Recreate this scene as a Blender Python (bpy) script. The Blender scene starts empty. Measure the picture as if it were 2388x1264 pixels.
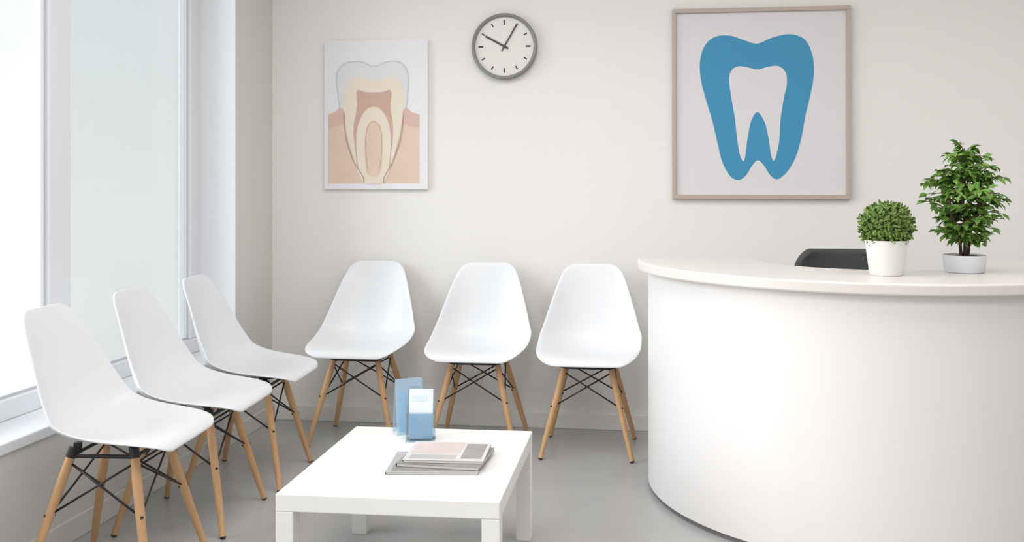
import bpy, bmesh, math, random
from mathutils import Vector, Matrix
random.seed(7)
PI = math.pi
R = math.radians
scene = bpy.context.scene
col = scene.collection
scene.view_settings.view_transform = 'Standard'
scene.view_settings.look = 'None'

# ------------------------------------------------------------------ measured room
F, PX, PY, H, TH = 2200.0, 1270.0, 430.0, 1.2, R(7)
D = 4.62          # back wall
XW = -1.97        # window wall
ZC = 2.7

def ray(px, py):
    u = (px - PX) / F
    return (u * math.cos(TH) - math.sin(TH), u * math.sin(TH) + math.cos(TH), -(py - PY) / F)

def wp(px, py, Y=D):
    d = ray(px, py); t = Y / d[1]
    return d[0] * t, H + d[2] * t

# ------------------------------------------------------------------ materials
def srgb(r, g, b):
    f = lambda c: (c / 255) / 12.92 if c / 255 <= 0.04045 else ((c / 255 + 0.055) / 1.055) ** 2.4
    return (f(r), f(g), f(b), 1)

def mat(name, c, rough=0.5, metal=0.0, var=0.0, scale=8.0, bump=0.0, bscale=60.0, spec=0.5, stretch=None):
    m = bpy.data.materials.new(name); m.use_nodes = True
    nt = m.node_tree; b = nt.nodes['Principled BSDF']
    b.inputs['Roughness'].default_value = rough
    b.inputs['Metallic'].default_value = metal
    b.inputs['Specular IOR Level'].default_value = spec
    b.inputs['Base Color'].default_value = c
    tc = nt.nodes.new('ShaderNodeTexCoord')
    vec = tc.outputs['Object']
    if stretch:
        mp = nt.nodes.new('ShaderNodeMapping'); mp.inputs['Scale'].default_value = stretch
        nt.links.new(vec, mp.inputs['Vector']); vec = mp.outputs['Vector']
    if var > 0:
        n = nt.nodes.new('ShaderNodeTexNoise'); n.inputs['Scale'].default_value = scale; n.inputs['Detail'].default_value = 4
        nt.links.new(vec, n.inputs['Vector'])
        mx = nt.nodes.new('ShaderNodeMix'); mx.data_type = 'RGBA'
        mx.inputs[6].default_value = tuple(max(0, x * (1 - var)) for x in c[:3]) + (1,)
        mx.inputs[7].default_value = tuple(min(1, x * (1 + var)) for x in c[:3]) + (1,)
        nt.links.new(n.outputs['Fac'], mx.inputs[0]); nt.links.new(mx.outputs[2], b.inputs['Base Color'])
    if bump > 0:
        n2 = nt.nodes.new('ShaderNodeTexNoise'); n2.inputs['Scale'].default_value = bscale
        nt.links.new(vec, n2.inputs['Vector'])
        bp = nt.nodes.new('ShaderNodeBump'); bp.inputs['Strength'].default_value = bump; bp.inputs['Distance'].default_value = 0.002
        nt.links.new(n2.outputs['Fac'], bp.inputs['Height']); nt.links.new(bp.outputs['Normal'], b.inputs['Normal'])
    return m

def glassy(name, tint, gloss=0.06, rough=0.05):
    m = bpy.data.materials.new(name); m.use_nodes = True
    nt = m.node_tree; nt.nodes.clear()
    o = nt.nodes.new('ShaderNodeOutputMaterial'); t = nt.nodes.new('ShaderNodeBsdfTransparent'); g = nt.nodes.new('ShaderNodeBsdfGlossy')
    t.inputs['Color'].default_value = tint; g.inputs['Roughness'].default_value = rough
    mx = nt.nodes.new('ShaderNodeMixShader'); mx.inputs[0].default_value = gloss
    nt.links.new(t.outputs[0], mx.inputs[1]); nt.links.new(g.outputs[0], mx.inputs[2]); nt.links.new(mx.outputs[0], o.inputs['Surface'])
    return m

def milky(name, tint, diff, f):
    m = bpy.data.materials.new(name); m.use_nodes = True
    nt = m.node_tree; nt.nodes.clear()
    o = nt.nodes.new('ShaderNodeOutputMaterial'); t = nt.nodes.new('ShaderNodeBsdfTransparent'); g = nt.nodes.new('ShaderNodeBsdfDiffuse')
    t.inputs['Color'].default_value = tint; g.inputs['Color'].default_value = diff
    mx = nt.nodes.new('ShaderNodeMixShader'); mx.inputs[0].default_value = f
    nt.links.new(t.outputs[0], mx.inputs[1]); nt.links.new(g.outputs[0], mx.inputs[2]); nt.links.new(mx.outputs[0], o.inputs['Surface'])
    return m

M = {}
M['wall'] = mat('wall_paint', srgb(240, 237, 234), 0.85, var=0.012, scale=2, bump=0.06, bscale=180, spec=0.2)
M['wall_l'] = mat('window_wall_shaded', srgb(218, 217, 213), 0.85, var=0.012, scale=2, bump=0.06, bscale=180, spec=0.2)  # greyer than the back wall: shade of its unlit side put into the colour
M['ceiling'] = mat('ceiling_paint', srgb(242, 241, 240), 0.9, var=0.01)
M['floor'] = mat('floor_vinyl', srgb(174, 173, 172), 0.26, var=0.08, scale=2.2, bump=0.04, bscale=40, spec=0.55)
M['trim'] = mat('white_trim', srgb(235, 234, 231), 0.5, var=0.01)
M['sill'] = mat('sill_white', srgb(236, 238, 241), 0.35, var=0.01)
M['winframe'] = mat('window_frame_paint', srgb(228, 229, 233), 0.4, var=0.01)
M['bead'] = mat('glazing_gasket', srgb(196, 199, 204), 0.5, var=0.02)
M['shell'] = mat('white_plastic_shell', srgb(229, 231, 234), 0.32, var=0.008, spec=0.4)
M['beech'] = mat('beech_dowel', srgb(204, 162, 118), 0.45, var=0.32, scale=26, stretch=(1, 1, 0.12))
M['black'] = mat('black_metal', srgb(56, 54, 54), 0.4, metal=0.5, var=0.1)
M['table'] = mat('white_lacquer', srgb(232, 231, 228), 0.28, var=0.01)
M['desk'] = mat('desk_panel', srgb(230, 228, 227), 0.4, var=0.02, scale=9, stretch=(1, 1, 0.05))
M['desktop'] = mat('desk_top_laminate', srgb(222, 217, 212), 0.3, var=0.015, scale=20)
M['plinth'] = mat('plinth_dark', srgb(120, 118, 118), 0.6, var=0.05)
M['potw'] = mat('white_ceramic', srgb(236, 235, 231), 0.3, var=0.01)
M['potb'] = mat('pale_ceramic', srgb(226, 230, 236), 0.35, var=0.02)
M['soil'] = mat('potting_soil', srgb(58, 44, 34), 0.95, var=0.4, scale=60, bump=0.6, bscale=150)
M['leaf'] = mat('ficus_leaf', srgb(104, 144, 62), 0.48, var=0.5, scale=24, spec=.35)
M['leaf2'] = mat('boxwood_leaf', srgb(112, 140, 70), 0.55, var=0.4, scale=40, spec=.3)
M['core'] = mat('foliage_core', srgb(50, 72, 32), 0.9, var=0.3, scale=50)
M['bark'] = mat('bark', srgb(92, 72, 52), 0.8, var=0.3, scale=60)
M['chairfab'] = mat('dark_grey_fabric', srgb(68, 70, 70), 0.8, var=0.15, scale=90, bump=0.3, bscale=400)
M['grey'] = mat('clock_bezel_grey', srgb(142, 142, 138), 0.45, metal=0.1, var=0.03)
M['face'] = mat('clock_face', srgb(234, 231, 226), 0.6, var=0.01)
M['ink'] = mat('dark_ink', srgb(76, 74, 72), 0.6, var=0.03)
M['frame'] = mat('taupe_wood_frame', srgb(190, 174, 163), 0.5, var=0.06, scale=30)
M['paper'] = mat('poster_paper', srgb(226, 223, 225), 0.7, var=0.01)
M['paperw'] = mat('white_canvas', srgb(236, 235, 239), 0.7, var=0.01)
M['blue'] = mat('print_blue', srgb(62, 146, 188), 0.6, var=0.03)
M['enamel'] = mat('print_enamel', srgb(226, 226, 226), 0.7, var=0.04, scale=14)
M['outline'] = mat('print_outline', srgb(206, 206, 207), 0.7, var=0.02)
M['gum'] = mat('print_gum', srgb(228, 203, 183), 0.7, var=0.07, scale=12)
M['gump'] = mat('print_gum_pink', srgb(221, 186, 175), 0.7, var=0.05, scale=12)
M['dentine'] = mat('print_dentine', srgb(236, 223, 206), 0.7, var=0.04, scale=14)
M['pulp'] = mat('print_pulp', srgb(206, 172, 156), 0.7, var=0.10, scale=18)
M['pulpl'] = mat('print_pulp_line', srgb(186, 156, 138), 0.7, var=0.04)
M['acryl'] = glassy('clear_acrylic', (0.90, 0.95, 0.98, 1), 0.14)
M['pale'] = milky('pale_blue_translucent_plastic', (.86, .95, 1, 1), srgb(208, 226, 240), .36)
M['lpale'] = mat('leaflet_pale_blue', srgb(206, 226, 240), 0.5, var=0.04)
M['lblue'] = mat('leaflet_blue', srgb(150, 190, 218), 0.5, var=0.14, scale=40)
M['lwhite'] = mat('leaflet_white', srgb(226, 233, 240), 0.5, var=0.02)
M['magw'] = mat('magazine_cover_light', srgb(204, 200, 198), 0.35, var=0.05, scale=20)
M['magg'] = mat('magazine_cover_grey', srgb(172, 171, 171), 0.35, var=0.12, scale=18)
M['magp'] = mat('magazine_photo_pink', srgb(200, 184, 178), 0.35, var=0.15, scale=26)
M['magd'] = mat('magazine_photo_grey', srgb(142, 139, 138), 0.35, var=0.25, scale=26)
M['pages'] = mat('paper_pages', srgb(200, 199, 195), 0.8, var=0.05, scale=200)
M['pane_a'] = glassy('window_glass_clear', (0.98, 0.985, 0.99, 1), 0.04)
M['pane_b'] = glassy('window_glass_tinted', (0.83, 0.855, 0.86, 1), 0.04)

# ------------------------------------------------------------------ mesh builder
class MB:
    def __init__(s): s.bm = bmesh.new()
    def box(s, a, b, mtx=None):
        x0, y0, z0 = a; x1, y1, z1 = b
        v = [s.bm.verts.new(p) for p in ((x0,y0,z0),(x1,y0,z0),(x1,y1,z0),(x0,y1,z0),(x0,y0,z1),(x1,y0,z1),(x1,y1,z1),(x0,y1,z1))]
        if mtx:
            for q in v: q.co = mtx @ q.co
        for f in ((3,2,1,0),(4,5,6,7),(0,1,5,4),(1,2,6,5),(2,3,7,6),(3,0,4,7)): s.bm.faces.new([v[i] for i in f])
        return s
    def tube(s, pts, rads, n=12, cap=True):
        pts = [Vector(p) for p in pts]
        if not hasattr(rads, '__len__'): rads = [rads] * len(pts)
        rings = []
        t0 = (pts[1] - pts[0]).normalized()
        a = t0.orthogonal().normalized()
        for i, p in enumerate(pts):
            t = (pts[min(i+1, len(pts)-1)] - pts[max(i-1, 0)]).normalized()
            a = (a - t * a.dot(t)).normalized(); b = t.cross(a)
            rings.append([s.bm.verts.new(p + (a*math.cos(2*PI*k/n) + b*math.sin(2*PI*k/n)) * rads[i]) for k in range(n)])
        for i in range(len(rings)-1):
            for k in range(n):
                s.bm.faces.new((rings[i][k], rings[i][(k+1)%n], rings[i+1][(k+1)%n], rings[i+1][k]))
        if cap:
            s.bm.faces.new(rings[0][::-1]); s.bm.faces.new(rings[-1])
        return s
    def lathe(s, prof, n=48, loc=(0,0,0), closed=False):
        rings = []
        for r, z in prof:
            if r < 1e-6: rings.append([s.bm.verts.new((loc[0], loc[1], loc[2]+z))])
            else: rings.append([s.bm.verts.new((loc[0]+r*math.cos(2*PI*k/n), loc[1]+r*math.sin(2*PI*k/n), loc[2]+z)) for k in range(n)])
        m = len(rings)
        for i in range(m if closed else m-1):
            A, B = rings[i], rings[(i+1) % m]
            for k in range(n):
                k2 = (k+1) % n
                if len(A) == 1 and len(B) == 1: continue
                if len(A) == 1: s.bm.faces.new((A[0], B[k2], B[k]))
                elif len(B) == 1: s.bm.faces.new((A[k], A[k2], B[0]))
                else: s.bm.faces.new((A[k], A[k2], B[k2], B[k]))
        return s
    def prism(s, poly, z0, z1):
        lo = [s.bm.verts.new((x, y, z0)) for x, y in poly]; hi = [s.bm.verts.new((x, y, z1)) for x, y in poly]
        s.bm.faces.new(lo[::-1]); s.bm.faces.new(hi)
        n = len(poly)
        for i in range(n): s.bm.faces.new((lo[i], lo[(i+1)%n], hi[(i+1)%n], hi[i]))
        return s
    def leaf(s, p, d, up, L, W):
        d = Vector(d).normalized(); side = d.cross(Vector(up))
        if side.length < 1e-3: side = d.orthogonal()
        side.normalize(); nrm = side.cross(d).normalized(); p = Vector(p)
        a = s.bm.verts.new(p)
        m1 = s.bm.verts.new(p + d*L*0.35 - nrm*W*0.15); m2 = s.bm.verts.new(p + d*L*0.7 - nrm*W*0.2)
        e = s.bm.verts.new(p + d*L - nrm*W*0.5)
        for sg in (1, -1):
            b1 = s.bm.verts.new(p + d*L*0.3 + side*sg*W*0.5); b2 = s.bm.verts.new(p + d*L*0.65 + side*sg*W*0.42)
            fs = [(a, m1, b1), (m1, m2, b2, b1), (m2, e, b2)]
            for f in fs: s.bm.faces.new(f if sg < 0 else f[::-1])
        return s
    def build(s, name, m, parent=None, bevel=0, smooth=False, seg=2, normals=True, sub=0):
        if normals: bmesh.ops.recalc_face_normals(s.bm, faces=s.bm.faces)
        me = bpy.data.meshes.new(name); s.bm.to_mesh(me); s.bm.free()
        me.materials.append(m)
        o = bpy.data.objects.new(name, me); col.objects.link(o)
        if parent: o.parent = parent
        if smooth:
            for p in me.polygons: p.use_smooth = True
        if bevel:
            b = o.modifiers.new('bevel', 'BEVEL'); b.width = bevel; b.segments = seg; b.limit_method = 'ANGLE'; b.angle_limit = R(40)
        if sub:
            u = o.modifiers.new('sub', 'SUBSURF'); u.levels = sub; u.render_levels = sub
        return o

def autosmooth(o, ang=40):
    me = o.data
    for p in me.polygons: p.use_smooth = True
    bm = bmesh.new(); bm.from_mesh(me)
    for e in bm.edges:
        if len(e.link_faces) == 2 and e.calc_face_angle(0) > R(ang): e.smooth = False
    bm.to_mesh(me); bm.free()
    return o

def thing(name, label, cat, loc=(0,0,0), rz=0, group=None, rx=0):
    o = bpy.data.objects.new(name, None); col.objects.link(o)
    o.location = loc; o.rotation_euler = (rx, 0, rz); o.empty_display_size = 0.1
    o['label'] = label; o['category'] = cat
    if group: o['group'] = group
    return o

def copy_tree(o, parent=None):
    c = o.copy(); col.objects.link(c); c.parent = parent
    for ch in [x for x in o.children]: copy_tree(ch, c)
    return c

def struct(o):
    o['kind'] = 'structure'; return o

def crv(pts, n=6):
    out = []; N = len(pts)
    for i in range(N):
        p0, p1, p2, p3 = (Vector(pts[(i+k-1) % N]) for k in range(4))
        for j in range(n):
            t = j / n
            out.append(tuple(0.5*((2*p1) + (p2-p0)*t + (2*p0-5*p1+4*p2-p3)*t*t + (3*p1-p0-3*p2+p3)*t**3)))
    return out

# ------------------------------------------------------------------ setting
XR, YB, T = 3.4, -2.0, 0.3
struct(MB().box((XW-T, YB-T, -0.1), (XR+T, D+T, 0)).build('floor', M['floor']))
struct(MB().box((XW-T, YB-T, ZC), (XR+T, D+T, ZC+0.1)).build('ceiling', M['ceiling']))
struct(MB().box((XW-T, D, 0), (XR+T, D+T, ZC)).build('wall_back', M['wall']))
struct(MB().box((XR, YB, 0), (XR+T, D, ZC)).build('wall_right', M['wall']))
struct(MB().box((XW-T, YB-T, 0), (XR+T, YB, ZC)).build('wall_front', M['wall']))
WY0, WY1, WZ0, WZ1 = 0.1, 4.20, 0.385, 2.5
wl = MB()
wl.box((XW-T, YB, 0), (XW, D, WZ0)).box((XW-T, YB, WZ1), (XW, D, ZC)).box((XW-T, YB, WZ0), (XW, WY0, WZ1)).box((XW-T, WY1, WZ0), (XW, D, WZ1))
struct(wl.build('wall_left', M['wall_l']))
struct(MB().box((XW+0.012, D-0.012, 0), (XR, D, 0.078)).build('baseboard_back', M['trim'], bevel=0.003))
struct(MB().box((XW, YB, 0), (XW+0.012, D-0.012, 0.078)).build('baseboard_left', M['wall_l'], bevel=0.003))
# window sill board; thin white sheet painting daylight onto the far reveal
struct(MB().box((-2.19, WY0, WZ0), (XW+0.012, WY1, WZ0+0.035)).build('trim_1', M['sill'], bevel=0.004))
struct(MB().box((-2.14, WY1-.008, WZ0+.035), (XW+0.001, WY1, WZ1)).build('lit_reveal', M['sill']))
# window
wf = MB(); fx0, fx1 = -2.20, -2.14; zs = WZ0+0.035
wf.box((fx0, WY0, zs), (fx1, WY1, zs+0.07)); wf.box((fx0, WY0, WZ1-0.07), (fx1, WY1, WZ1))
wf.box((fx0, WY1-0.10, zs+0.07), (fx1, WY1, WZ1-0.07)); wf.box((fx0, WY0, zs+0.07), (fx1, WY0+0.10, WZ1-0.07))
mull = [3.09, 2.105, 1.12]
for y in mull:
    wf.box((fx0, y, zs+0.07), (fx1, y+0.125, WZ1-0.07))
win = struct(wf.build('window_1', M['winframe'], bevel=0.005))
edges = [WY0+0.10] + sum([[y, y+0.125] for y in sorted(mull)], []) + [WY1-0.10]
for i in range(0, len(edges), 2):
    MB().box((-2.172, edges[i], zs+0.07), (-2.166, edges[i+1], WZ1-0.07)).build('pane', M['pane_b' if i >= 6 else 'pane_a'], win)
    g = MB()   # thin glazing beads round each pane
    a, b, z0, z1 = edges[i], edges[i+1], zs+0.07, WZ1-0.07
    g.box((-2.166, a, z0), (-2.155, a+0.010, z1)); g.box((-2.166, b-0.010, z0), (-2.155, b, z1)); g.box((-2.166, a+0.010, z0), (-2.155, b-0.010, z0+0.010))
    g.build('glazing_bead', M['bead'], win)

# ------------------------------------------------------------------ shell chairs
def make_chair(label):
    t = thing('shell_chair', label, 'chair')
    st = [(-.232,.416,.150,0),(-.224,.435,.188,.002),(-.195,.445,.212,.006),(-.118,.441,.230,.022),(-.040,.432,.236,.040),
          (.040,.429,.237,.060),(.105,.438,.235,.078),(.150,.468,.230,.084),(.174,.520,.221,.078),(.190,.580,.207,.064),
          (.204,.650,.187,.048),(.220,.720,.165,.033),(.234,.778,.145,.018),(.243,.810,.119,.007),(.247,.822,.084,.002)]
    bm = bmesh.new(); rows = []
    NV = 12
    for i, (y, z, w, c) in enumerate(st):
        a = st[max(i-1, 0)]; b = st[min(i+1, len(st)-1)]
        ty, tz = b[0]-a[0], b[1]-a[1]; l = math.hypot(ty, tz); ny, nz = -tz/l, ty/l
        row = []
        for k in range(NV+1):
            v = -1 + 2*k/NV
            off = c * abs(v)**2.2
            row.append(bm.verts.new((w*v, y + ny*off, z + nz*off)))
        rows.append(row)
    for i in range(len(rows)-1):
        for k in range(NV): bm.faces.new((rows[i][k], rows[i][k+1], rows[i+1][k+1], rows[i+1][k]))
    m = MB(); m.bm.free(); m.bm = bm
    o = m.build('shell', M['shell'], t, smooth=True, normals=False)
    s = o.modifiers.new('solid', 'SOLIDIFY'); s.thickness = 0.009; s.offset = -1
    u = o.modifiers.new('sub', 'SUBSURF'); u.levels = 2; u.render_levels = 2
    legs = {}
    for sx in (-1, 1):
        for sy in (-1, 1):
            top = Vector((sx*.098, sy*.092 + .0, .412)); bot = Vector((sx*.200, sy*.190 + .005, 0.003))
            legs[(sx, sy)] = (top, bot)
            d = (top-bot)
            lg = MB().tube([bot + d*0.012, bot + d*0.3, bot + d*0.75, bot + d*0.96], [.0100, .0125, .0145, .0130], 14).build('leg', M['beech'], t)
            autosmooth(lg)
            MB().tube([bot, bot + d*0.012], .0100, 12).build('foot_pad', M['black'], lg)
    P = lambda k, s: legs[k][0].lerp(legs[k][1], s)
    pairs = [((-1,-1),(1,-1)), ((-1,1),(1,1)), ((-1,-1),(-1,1)), ((1,-1),(1,1))]
    for a, b in pairs:
        w = MB()
        w.tube([P(a, .10), P(b, .46)], .0034, 8); w.tube([P(b, .10), P(a, .46)], .0034, 8)
        w.build('cross_brace', M['black'], t, smooth=True)
    fr = MB()
    for sy in (-1, 1):
        fr.tube([P((-1, sy), .06), P((1, sy), .06)], .006, 10)
        fr.tube([(0, sy*.092, .405), (0, sy*.03, .40)], .005, 8)
    for sx in (-1, 1): fr.tube([P((sx, -1), .06), P((sx, 1), .06)], .006, 10)
    for k in legs: fr.tube([P(k, .0), P(k, .07)], .0150, 12)
    for sx in (-1, 1):
        for sy in (-1, 1): fr.tube([(sx*.09, sy*.085, .40), (sx*.09, sy*.085, .424)], .012, 10)
    fr.build('under_frame', M['black'], t)
    for k in legs:
        p = P(k, .46); q = Vector((p.x, p.y, 0)).normalized() * .015
        MB().tube([p - q, p + q], .005, 8).build('bolt', M['black'], t)
    return t

gW = 'white shell chairs below the window'; gB = 'white shell chairs against the back wall'
c0 = make_chair('white shell chair with wooden legs below window, nearest the camera'); c0['group'] = gW
spots = [(-1.660, 2.740, 94, 'white shell chair with wooden legs below window, nearest the camera', gW),
         (-1.667, 3.222, 94, 'white shell chair below window, middle one of that row', gW),
         (-1.670, 3.710, 94, 'white shell chair below window, the one nearest the room corner', gW),
         (-1.40, 4.325, 0, 'white shell chair against back wall beneath the tooth cross-section print', gB),
         (-.835, 4.300, 0, 'white shell chair against back wall beneath the round clock', gB),
         (-.320, 4.262, 0, 'white shell chair against back wall beside the curved reception desk', gB)]
for i, (x, y, a, lb, g) in enumerate(spots):
    o = c0 if i == 0 else copy_tree(c0)
    o.location = (x, y, 0); o.rotation_euler.z = R(a); o['label'] = lb; o['group'] = g

# ------------------------------------------------------------------ coffee table
tx, ty, tr = -.737, 2.825, R(.9)
tw, td, thh = .309, .362, .358
t = thing('coffee_table', 'low white square-legged coffee table in the middle of the room', 'table', (tx, ty, 0), tr)
MB().box((-tw, -td, thh-.048), (tw, td, thh)).build('tabletop', M['table'], t, bevel=0.003)
for sx in (-1, 1):
    for sy in (-1, 1):
        x0 = sx*tw - (0 if sx < 0 else .05); y0 = sy*td - (0 if sy < 0 else .05)
        MB().box((x0+.0005, y0+.0005, 0), (x0+.0495, y0+.0495, thh-.048)).build('leg', M['table'], t, bevel=0.002)

# magazines
def magazine(loc, rz, w, d, h, cover, label, pics, group='magazines on the coffee table'):
    m = thing('magazine', label, 'magazine', loc, rz, group)
    MB().box((-w/2+.002, -d/2+.002, .001), (w/2-.002, d/2-.002, h-.001)).build('pages', M['pages'], m)
    cv = MB().box((-w/2, -d/2, 0), (w/2, d/2, .001)).box((-w/2, -d/2, h-.001), (w/2, d/2, h)).box((-w/2-.0008, -d/2, 0), (-w/2, d/2, h)).build('cover', cover, m)
    for (x0, y0, x1, y1, mm) in pics:
        MB().box((x0*w, y0*d, h), (x1*w, y1*d, h+.0004)).build('cover_picture', M[mm], cv)
    return m
mz = thh + .0005
magazine((-.668, 2.775, mz), R(6), .27, .21, .008, M['magg'], 'grey magazine at the bottom of the coffee table stack', [(-.45,-.45,.45,-.1,'magd')])
magazine((-.644, 2.808, mz+.0090), R(-3), .25, .21, .010, M['magd'], 'dark grey magazine in the middle of the stack', [(-.4,-.3,.3,.4,'magg')])
magazine((-.642, 2.822, mz+.0200), R(3), .24, .20, .008, M['magw'], 'pale magazine with muted pinkish cover picture on top of the stack', [(-.46,-.15,.16,.45,'magp'), (.20,-.38,.46,.40,'magd'), (-.44,-.42,.14,-.22,'magg')])

# leaflet holder + leaflets
hx, hy = -.783, 3.03
hd = thing('leaflet_holder', 'small clear acrylic leaflet holder on the coffee table', 'leaflet holder', (hx, hy, thh+.0005), R(8))
lean = Matrix.Rotation(R(-10), 4, 'X')
MB().box((-.047, -.030, 0), (.047, .045, .003)).build('base', M['acryl'], hd)
MB().box((-.047, .012, 0), (.047, .015, .175), lean).build('back_panel', M['acryl'], hd)
MB().box((-.047, -.020, .003), (.047, -.017, .090), lean).box((-.047, -.017, .003), (-.044, .012, .110), lean).box((.044, -.017, .003), (.047, .012, .110), lean).build('front_pocket', M['acryl'], hd)
lf = thing('leaflet', 'leaflet with white top and blue lower half inside clear holder', 'leaflet', (hx, hy, thh+.0005), R(8))
MB().box((-.039, -.006, .006), (.039, .008, .165), lean).build('paper', M['lwhite'], lf)
MB().box((-.039, -.0068, .006), (.039, -.0062, .085), lean).build('blue_print', M['lblue'], lf)
MB().box((-.030, -.0068, .125), (.020, -.0062, .145), lean).build('picture', M['lpale'], lf)
# pale translucent folded stand
lf2 = thing('folded_leaflet', 'pale translucent blue folded leaflet standing upright behind the holder', 'leaflet', (-.850, 3.125, thh+.0005), R(30))
for s in (-1, 1):
    MB().box((-.046, -.001, 0), (.046, .001, .185), Matrix.Translation((0, s*.032, 0)) @ Matrix.Rotation(R(s*9.5), 4, 'X')).build('panel', M['pale'], lf2)
MB().box((-.038, -.0018, .01), (-.014, -.0011, .140), Matrix.Translation((0, -.032, 0)) @ Matrix.Rotation(R(-9.5), 4, 'X')).build('stripe', M['lblue'], lf2)

# ------------------------------------------------------------------ reception desk
CX, CY = .80, 3.85
t = thing('reception_desk', 'curved white reception desk with rounded front and pale top', 'desk', (CX, CY, 0))
a0, a1 = R(179), R(361)
HT = .90
def ringpart(name, r0, r1, z0, z1, m, bevel=0.0):
    mb = MB(); n = 80
    vo = []
    for i in range(n+1):
        a = a0 + (a1-a0)*i/n; c, s_ = math.cos(a), math.sin(a)
        vo.append([mb.bm.verts.new((r*c, r*s_, z)) for r, z in ((r0,z0),(r1,z0),(r1,z1),(r0,z1))])
    for i in range(n):
        for k in range(4):
            mb.bm.faces.new((vo[i][k], vo[i][(k+1)%4], vo[i+1][(k+1)%4], vo[i+1][k]))
    mb.bm.faces.new(vo[0]); mb.bm.faces.new(vo[-1][::-1])
    o = mb.build(name, m, t)
    autosmooth(o, 30)
    if bevel:
        b = o.modifiers.new('bevel', 'BEVEL'); b.width = bevel; b.segments = 3; b.limit_method = 'ANGLE'; b.angle_limit = R(40)
    return o
ringpart('countertop', .42, .892, HT-.038, HT, M['desktop'], .007)
ringpart('front_panel', .82, .85, .02, HT-.038, M['desk'])
ringpart('plinth', .80, .838, 0, .02, M['plinth'])
ringpart('work_surface', .40, .82, .70, .725, M['desktop'])
MB().box((-.82, -.02, 0), (-.45, .0, HT-.038)).build('end_panel', M['desk'], t)
MB().box((.45, -.02, 0), (.82, .0, HT-.038)).build('end_panel', M['desk'], t)

# office chair
t = thing('office_chair', 'dark grey office chair with rounded back behind the reception desk', 'chair', (.755, 3.93, -.0), R(180))
for k in range(5):
    a = 2*PI*k/5 + .3
    MB().tube([(.03*math.cos(a), .03*math.sin(a), .10), (.22*math.cos(a), .22*math.sin(a), .065)], [.018, .012], 10).build('base_arm', M['black'], t, smooth=True)
    o = MB().lathe([(0,-.011),(.022,-.011),(.026,-.006),(.026,.006),(.022,.011),(0,.011)], 20).build('caster', M['black'], t)
    o.rotation_euler = (R(90), 0, a); o.location = (.22*math.cos(a), .22*math.sin(a), .027)
MB().tube([(0,0,.09), (0,0,.41)], .022, 16).build('gas_column', M['black'], t, smooth=True)
MB().box((-.21, -.21, .41), (.21, .21, .47)).build('seat', M['chairfab'], t, bevel=.028, seg=4)
bp = MB(); n = 14
rows = []
for j in range(13):
    s = j/12; z = .54 + s*.388
    wv = .195
    if s > .72: wv = .195 * (1 - ((s-.72)/.28)**2.6 * .32)
    if s < .15: wv = .195 * (1 - ((.15-s)/.15)**2 * .15)
    rows.append([bp.bm.verts.new((wv*(-1+2*k/n), -.20 + .035*(1-(-1+2*k/n)**2)*-1 + .035, z)) for k in range(n+1)])
for j in range(12):
    for k in range(n): bp.bm.faces.new((rows[j][k], rows[j][k+1], rows[j+1][k+1], rows[j+1][k]))
bk = bp.build('backrest', M['chairfab'], t, smooth=True)
so = bk.modifiers.new('s', 'SOLIDIFY'); so.thickness = .04; so.offset = 0
su = bk.modifiers.new('u', 'SUBSURF'); su.levels = 2; su.render_levels = 2
MB().tube([(0,-.05,.40), (0,-.24,.42), (0,-.25,.50), (0,-.225,.66)], .016, 10).build('back_support', M['black'], t, smooth=True)

# ------------------------------------------------------------------ plants
def fib(n):
    for i in range(n):
        z = 1 - 2*(i+.5)/n; r = math.sqrt(1-z*z); a = i*2.39996
        yield Vector((r*math.cos(a), r*math.sin(a), z))
t = thing('topiary_plant', 'small round clipped green bush in white pot on desk', 'potted plant', (.742, 3.235, HT))
pot = MB().lathe([(0,0),(.050,0),(.054,.004),(.068,.108),(.071,.116),(.066,.116),(.062,.104),(.060,.10),(0,.10)], 48).build('pot', M['potw'], t); autosmooth(pot, 50)
MB().lathe([(0,.1),(.0605,.1),(.058,.106),(0,.109)], 32).build('soil', M['soil'], t)
c = Vector((0, 0, .163))
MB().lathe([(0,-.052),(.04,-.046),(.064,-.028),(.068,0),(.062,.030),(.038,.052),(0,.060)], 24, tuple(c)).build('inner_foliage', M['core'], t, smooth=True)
fo = MB()
for v in fib(1700):
    rr = .070 + random.uniform(-.009, .015)
    p = c + Vector((v.x*rr, v.y*rr, v.z*(rr*.90)))
    if p.z < .108: continue
    d = (v + Vector([random.uniform(-.8,.8) for _ in range(3)])).normalized()
    fo.leaf(p, d, v, random.uniform(.012,.020), random.uniform(.007,.010))
fo.build('foliage', M['leaf2'], t, normals=False)

t = thing('ficus_plant', 'tall leafy green plant in low pale pot on reception desk', 'potted plant', (1.030, 3.37, HT))
pot = MB().lathe([(0,0),(.058,0),(.064,.004),(.070,.054),(.072,.060),(.067,.060),(.064,.052),(0,.050)], 48).build('pot', M['potb'], t); autosmooth(pot, 50)
MB().lathe([(0,.05),(.064,.05),(.06,.055),(0,.058)], 32).build('soil', M['soil'], t)
stems = MB(); lv = MB()
mains = [[Vector((0,0,.05)), Vector((.004,.002,.14)), Vector((-.005,0,.24)), Vector((.004,.004,.34)), Vector((0,0,.41))],
         [Vector((.012,.005,.05)), Vector((.022,.01,.14)), Vector((.045,0,.22)), Vector((.05,.004,.30)), Vector((.04,0,.37))],
         [Vector((-.012,-.005,.05)), Vector((-.02,-.01,.13)), Vector((-.048,-.01,.20)), Vector((-.05,.0,.27)), Vector((-.04,0,.34))]]
for mn in mains: stems.tube(mn, [.006,.005,.0045,.0035,.002], 8)
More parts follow.
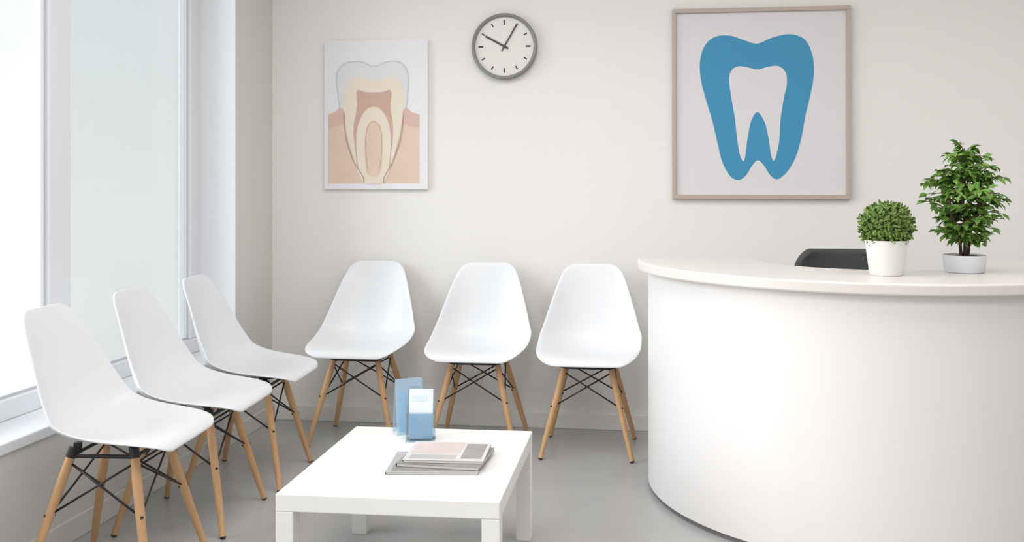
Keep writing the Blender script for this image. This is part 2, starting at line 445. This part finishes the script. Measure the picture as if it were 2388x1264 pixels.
def env(z):
    pts = [(.05,.045),(.08,.06),(.12,.095),(.17,.135),(.25,.160),(.33,.152),(.38,.120),(.415,.080),(.45,.03)]
    for i in range(len(pts)-1):
        if pts[i][0] <= z <= pts[i+1][0]:
            f = (z-pts[i][0])/(pts[i+1][0]-pts[i][0]); return pts[i][1]*(1-f)+pts[i+1][1]*f
    return .02
for b in range(150):
    mn = mains[b % 3]
    s = .12 + .87*random.random()
    f = s*(len(mn)-1); i = min(int(f), len(mn)-2); p = mn[i].lerp(mn[i+1], f-i)
    a = b*2.39996 + random.uniform(-.4,.4)
    e_ = env(p.z+.02)*random.uniform(.5, 1.04) - .022
    q = Vector((math.cos(a)*e_, math.sin(a)*e_, p.z + random.uniform(-.01, .045)))
    mid = p.lerp(q, .5) + Vector((0,0,.008))
    stems.tube([p, mid, q], [.0022,.0016,.001], 5)
    for k in range(8):
        f = .3 + .7*k/7
        bp_ = p.lerp(mid, f*2) if f < .5 else mid.lerp(q, f*2-1)
        aa = a + random.uniform(-1.5, 1.5)
        ld = Vector((math.cos(aa), math.sin(aa), random.uniform(-.9,.5)))
        lv.leaf(bp_, ld, (random.uniform(-.7,.7), random.uniform(-.7,.7), 1), random.uniform(.026,.040), random.uniform(.015,.021))
stems.build('stem', M['bark'], t, smooth=True)
lv.build('foliage', M['leaf'], t, normals=False)

# ------------------------------------------------------------------ clock
cx_, cz_ = wp(1178, 110)
t = thing('wall_clock', 'round grey-rimmed wall clock with white face on back wall', 'clock', (cx_, D, cz_), 0, None, R(90))
rm = MB().lathe([(.146,.0),(.160,.0),(.163,.006),(.163,.034),(.158,.040),(.150,.038),(.146,.030)], 72, closed=True).build('rim', M['grey'], t); autosmooth(rm, 50)
MB().lathe([(0,.0005),(.1465,.0005),(.1465,.022),(0,.022)], 64).build('dial', M['face'], t)
for k in range(12):
    a = 2*PI*k/12; L = .018 if k % 3 else .024; w = .0035 if k % 3 else .0045
    MB().box((-w, .130-L, .022), (w, .130, .0226), Matrix.Rotation(a, 4, 'Z')).build('hour_mark', M['ink'], t)
MB().box((-.0045, -.022, .024), (.0045, .108, .0255), Matrix.Rotation(R(61), 4, 'Z')).build('hour_hand', M['ink'], t)
MB().box((-.0035, -.026, .0265), (.0035, .128, .028), Matrix.Rotation(R(-30), 4, 'Z')).build('minute_hand', M['ink'], t)
MB().lathe([(0,.022),(.008,.022),(.008,.030),(0,.031)], 20).build('centre_cap', M['ink'], t)

# ------------------------------------------------------------------ framed blue tooth
x0, z1 = wp(1567, 24); x1, z0 = wp(1982, 464)
fc = ((x0+x1)/2, (z0+z1)/2); hw, hh = (x1-x0)/2, (z1-z0)/2
t = thing('framed_tooth_picture', 'large framed picture of a blue tooth above the reception desk', 'picture', (fc[0], D, fc[1]), 0, None, R(90))
fb = .020
fm = MB()
fm.box((-hw,-hh,0),(hw,-hh+fb,.03)).box((-hw,hh-fb,0),(hw,hh,.03)).box((-hw,-hh+fb,0),(-hw+fb,hh-fb,.03)).box((hw-fb,-hh+fb,0),(hw,hh-fb,.03))
fm.build('frame', M['frame'], t, bevel=.002)
pr = MB().box((-hw+fb-.001,-hh+fb-.001,.002),(hw-fb+.001,hh-fb+.001,.016)).build('print', M['paper'], t)
def loc_poly(pts, c, n=6, smooth=True):
    q = []
    for px, py in pts:
        x, z = wp(px, py); q.append((x-c[0], z-c[1]))
    return crv(q, n) if smooth else q
outer = [(1765,103),(1800,89),(1840,81),(1874,92),(1892,125),(1897,170),(1889,220),(1877,270),(1868,320),(1855,365),(1835,400),(1812,418),(1795,408),(1780,385),(1766,374),(1752,388),(1738,410),(1720,420),(1700,408),(1683,375),(1672,330),(1660,280),(1645,230),(1634,185),(1632,145),(1642,110),(1665,88),(1700,84),(1735,95)]
inner = [(1765,163),(1790,157),(1813,155),(1830,168),(1834,195),(1826,235),(1819,280),(1816,330),(1806,372),(1798,365),(1791,320),(1782,285),(1766,262),(1752,280),(1743,320),(1735,374),(1725,362),(1718,320),(1713,275),(1706,235),(1700,190),(1704,167),(1720,156),(1742,158)]
MB().prism(loc_poly(outer, fc), .0162, .0168).build('blue_tooth_print', M['blue'], pr)
MB().prism(loc_poly(inner, fc), .0169, .0174).build('white_tooth_print', M['paper'], pr)

# ------------------------------------------------------------------ tooth cross-section print
x0, z1 = wp(760, 98); x1, z0 = wp(1000, 441)
fc = ((x0+x1)/2, (z0+z1)/2); hw, hh = (x1-x0)/2, (z1-z0)/2
t = thing('tooth_anatomy_picture', 'unframed white print of a tooth cross-section in pink gum', 'picture', (fc[0], D, fc[1]), 0, None, R(90))
cv = MB().box((-hw,-hh,0),(hw,hh,.022)).build('canvas', M['paperw'], t)
Z = [.0221]
def layer(name, pts, m, smooth=True):
    MB().prism(loc_poly(pts, fc, 6, smooth), Z[0], Z[0]+.0002).build(name, m, cv); Z[0] += .0003
def line(name, pts, m, w=.0022):
    q = loc_poly(pts, fc, 1, False)
    P = [Vector(p) for p in q]; out = []
    for i in range(len(P)-1):
        p0 = P[max(i-1,0)]; p1 = P[i]; p2 = P[i+1]; p3 = P[min(i+2,len(P)-1)]
        for j in range(6):
            k = j/6; out.append(0.5*((2*p1)+(p2-p0)*k+(2*p0-5*p1+4*p2-p3)*k*k+(3*p1-p0-3*p2+p3)*k**3))
    out.append(P[-1])
    L, Rr = [], []
    for i, p in enumerate(out):
        d = (out[min(i+1,len(out)-1)] - out[max(i-1,0)]).normalized(); nn = Vector((-d.y, d.x))*w
        L.append(p+nn); Rr.append(p-nn)
    mb = MB()
    vl = [mb.bm.verts.new((p.x,p.y,Z[0])) for p in L]; vr = [mb.bm.verts.new((p.x,p.y,Z[0])) for p in Rr]
    for i in range(len(vl)-1): mb.bm.faces.new((vl[i], vr[i], vr[i+1], vl[i+1]))
    mb.build(name, m, cv); Z[0] += .0003
layer('gum_print', [(769,428),(769,272),(790,262),(815,250),(875,245),(935,250),(958,262),(981,272),(981,428)], M['gum'], False)
layer('gum_edge_print', [(769,300),(769,268),(785,262),(803,244),(808,290)], M['gump'], False)
layer('gum_edge_print', [(981,300),(981,268),(962,262),(944,244),(939,290)], M['gump'], False)
layer('crown_outline_print', [(875,155),(905,144),(938,146),(955,172),(955,215),(944,258),(875,262),(803,258),(790,215),(788,172),(808,148),(845,144)], M['outline'])
layer('enamel_print', [(875,158),(905,147),(936,149),(952,173),(952,213),(942,257),(875,259),(805,257),(793,213),(791,173),(810,151),(845,147)], M['enamel'])
layer('dentine_print', [(875,190),(915,182),(940,198),(944,250),(936,310),(920,370),(900,424),(875,428),(848,424),(828,370),(812,310),(804,250),(812,198),(835,182)], M['dentine'])
layer('pulp_print', [(836,213),(858,216),(892,216),(915,213),(914,250),(920,300),(916,350),(905,400),(845,400),(832,350),(828,300),(836,250)], M['pulp'])
layer('root_print', [(875,250),(897,262),(912,300),(914,350),(904,410),(875,416),(845,410),(835,350),(837,300),(853,262)], M['dentine'])
layer('root_core_print', [(875,282),(892,298),(896,345),(890,405),(860,405),(854,345),(858,298)], M['gum'])
line('root_line_print', [(806,262),(810,320),(828,375),(850,412),(852,427)], M['pulpl'])
line('root_line_print', [(944,262),(938,320),(920,375),(900,412),(898,427)], M['pulpl'])
line('root_line_print', [(862,400),(856,345),(860,300),(875,285),(890,300),(894,345),(887,400)], M['pulpl'], .001)

# ------------------------------------------------------------------ light
w = bpy.data.worlds.new('world'); scene.world = w; w.use_nodes = True
nt = w.node_tree; nt.nodes.clear()
out = nt.nodes.new('ShaderNodeOutputWorld'); bg = nt.nodes.new('ShaderNodeBackground')
tc = nt.nodes.new('ShaderNodeTexCoord'); sp = nt.nodes.new('ShaderNodeSeparateXYZ'); rp = nt.nodes.new('ShaderNodeValToRGB')
mr = nt.nodes.new('ShaderNodeMapRange'); mr.inputs[1].default_value = -.3; mr.inputs[2].default_value = .5
nt.links.new(tc.outputs['Generated'], sp.inputs[0]); nt.links.new(sp.outputs['Z'], mr.inputs[0]); nt.links.new(mr.outputs[0], rp.inputs[0])
e = rp.color_ramp.elements
e[0].position = 0; e[0].color = (.62, .625, .63, 1); e[1].position = 1; e[1].color = (.57, .60, .62, 1)
q = e.new(.35); q.color = (.64, .63, .61, 1)
q = e.new(.6); q.color = (.57, .585, .59, 1)
nt.links.new(rp.outputs[0], bg.inputs[0]); bg.inputs[1].default_value = 1.8
nt.links.new(bg.outputs[0], out.inputs[0])

def area(name, loc, rot, sx, sy, e, c=(1,1,1), portal=False):
    l = bpy.data.lights.new(name, 'AREA'); l.shape = 'RECTANGLE'; l.size = sx; l.size_y = sy; l.energy = e; l.color = c
    o = bpy.data.objects.new(name, l); col.objects.link(o); o.location = loc; o.rotation_euler = rot
    if portal: l.cycles.is_portal = True
    return o
area('window_portal', (-2.25, (WY0+WY1)/2, (WZ0+WZ1)/2), (0, R(-90), 0), WZ1-WZ0, WY1-WY0, 1, portal=True)
for x, y, en in ((-.6, 2.6, 26), (1.5, 2.6, 18), (-.6, 0.2, 30), (1.5, 0.2, 24)):  # unseen lamps added under the ceiling as soft fill
    area('ceiling_fill', (x, y, ZC-.01), (0, 0, 0), 1.3, 1.3, en, (1, .985, .97))
s = bpy.data.lights.new('daylight', 'SUN'); s.energy = 3.6; s.angle = R(50); s.color = (1, .995, .99)
so_ = bpy.data.objects.new('daylight', s); col.objects.link(so_); so_.rotation_euler = (R(22), R(-65), 0)

# ------------------------------------------------------------------ camera
cd = bpy.data.cameras.new('camera'); cam = bpy.data.objects.new('camera', cd); col.objects.link(cam)
cam.location = (0, 0, H); cam.rotation_euler = (R(90), 0, TH)
cd.sensor_width = 36; cd.lens = F/2388*36
cd.shift_x = (1194-PX)/2388; cd.shift_y = (PY-632)/2388
cd.clip_start = .05
scene.camera = cam
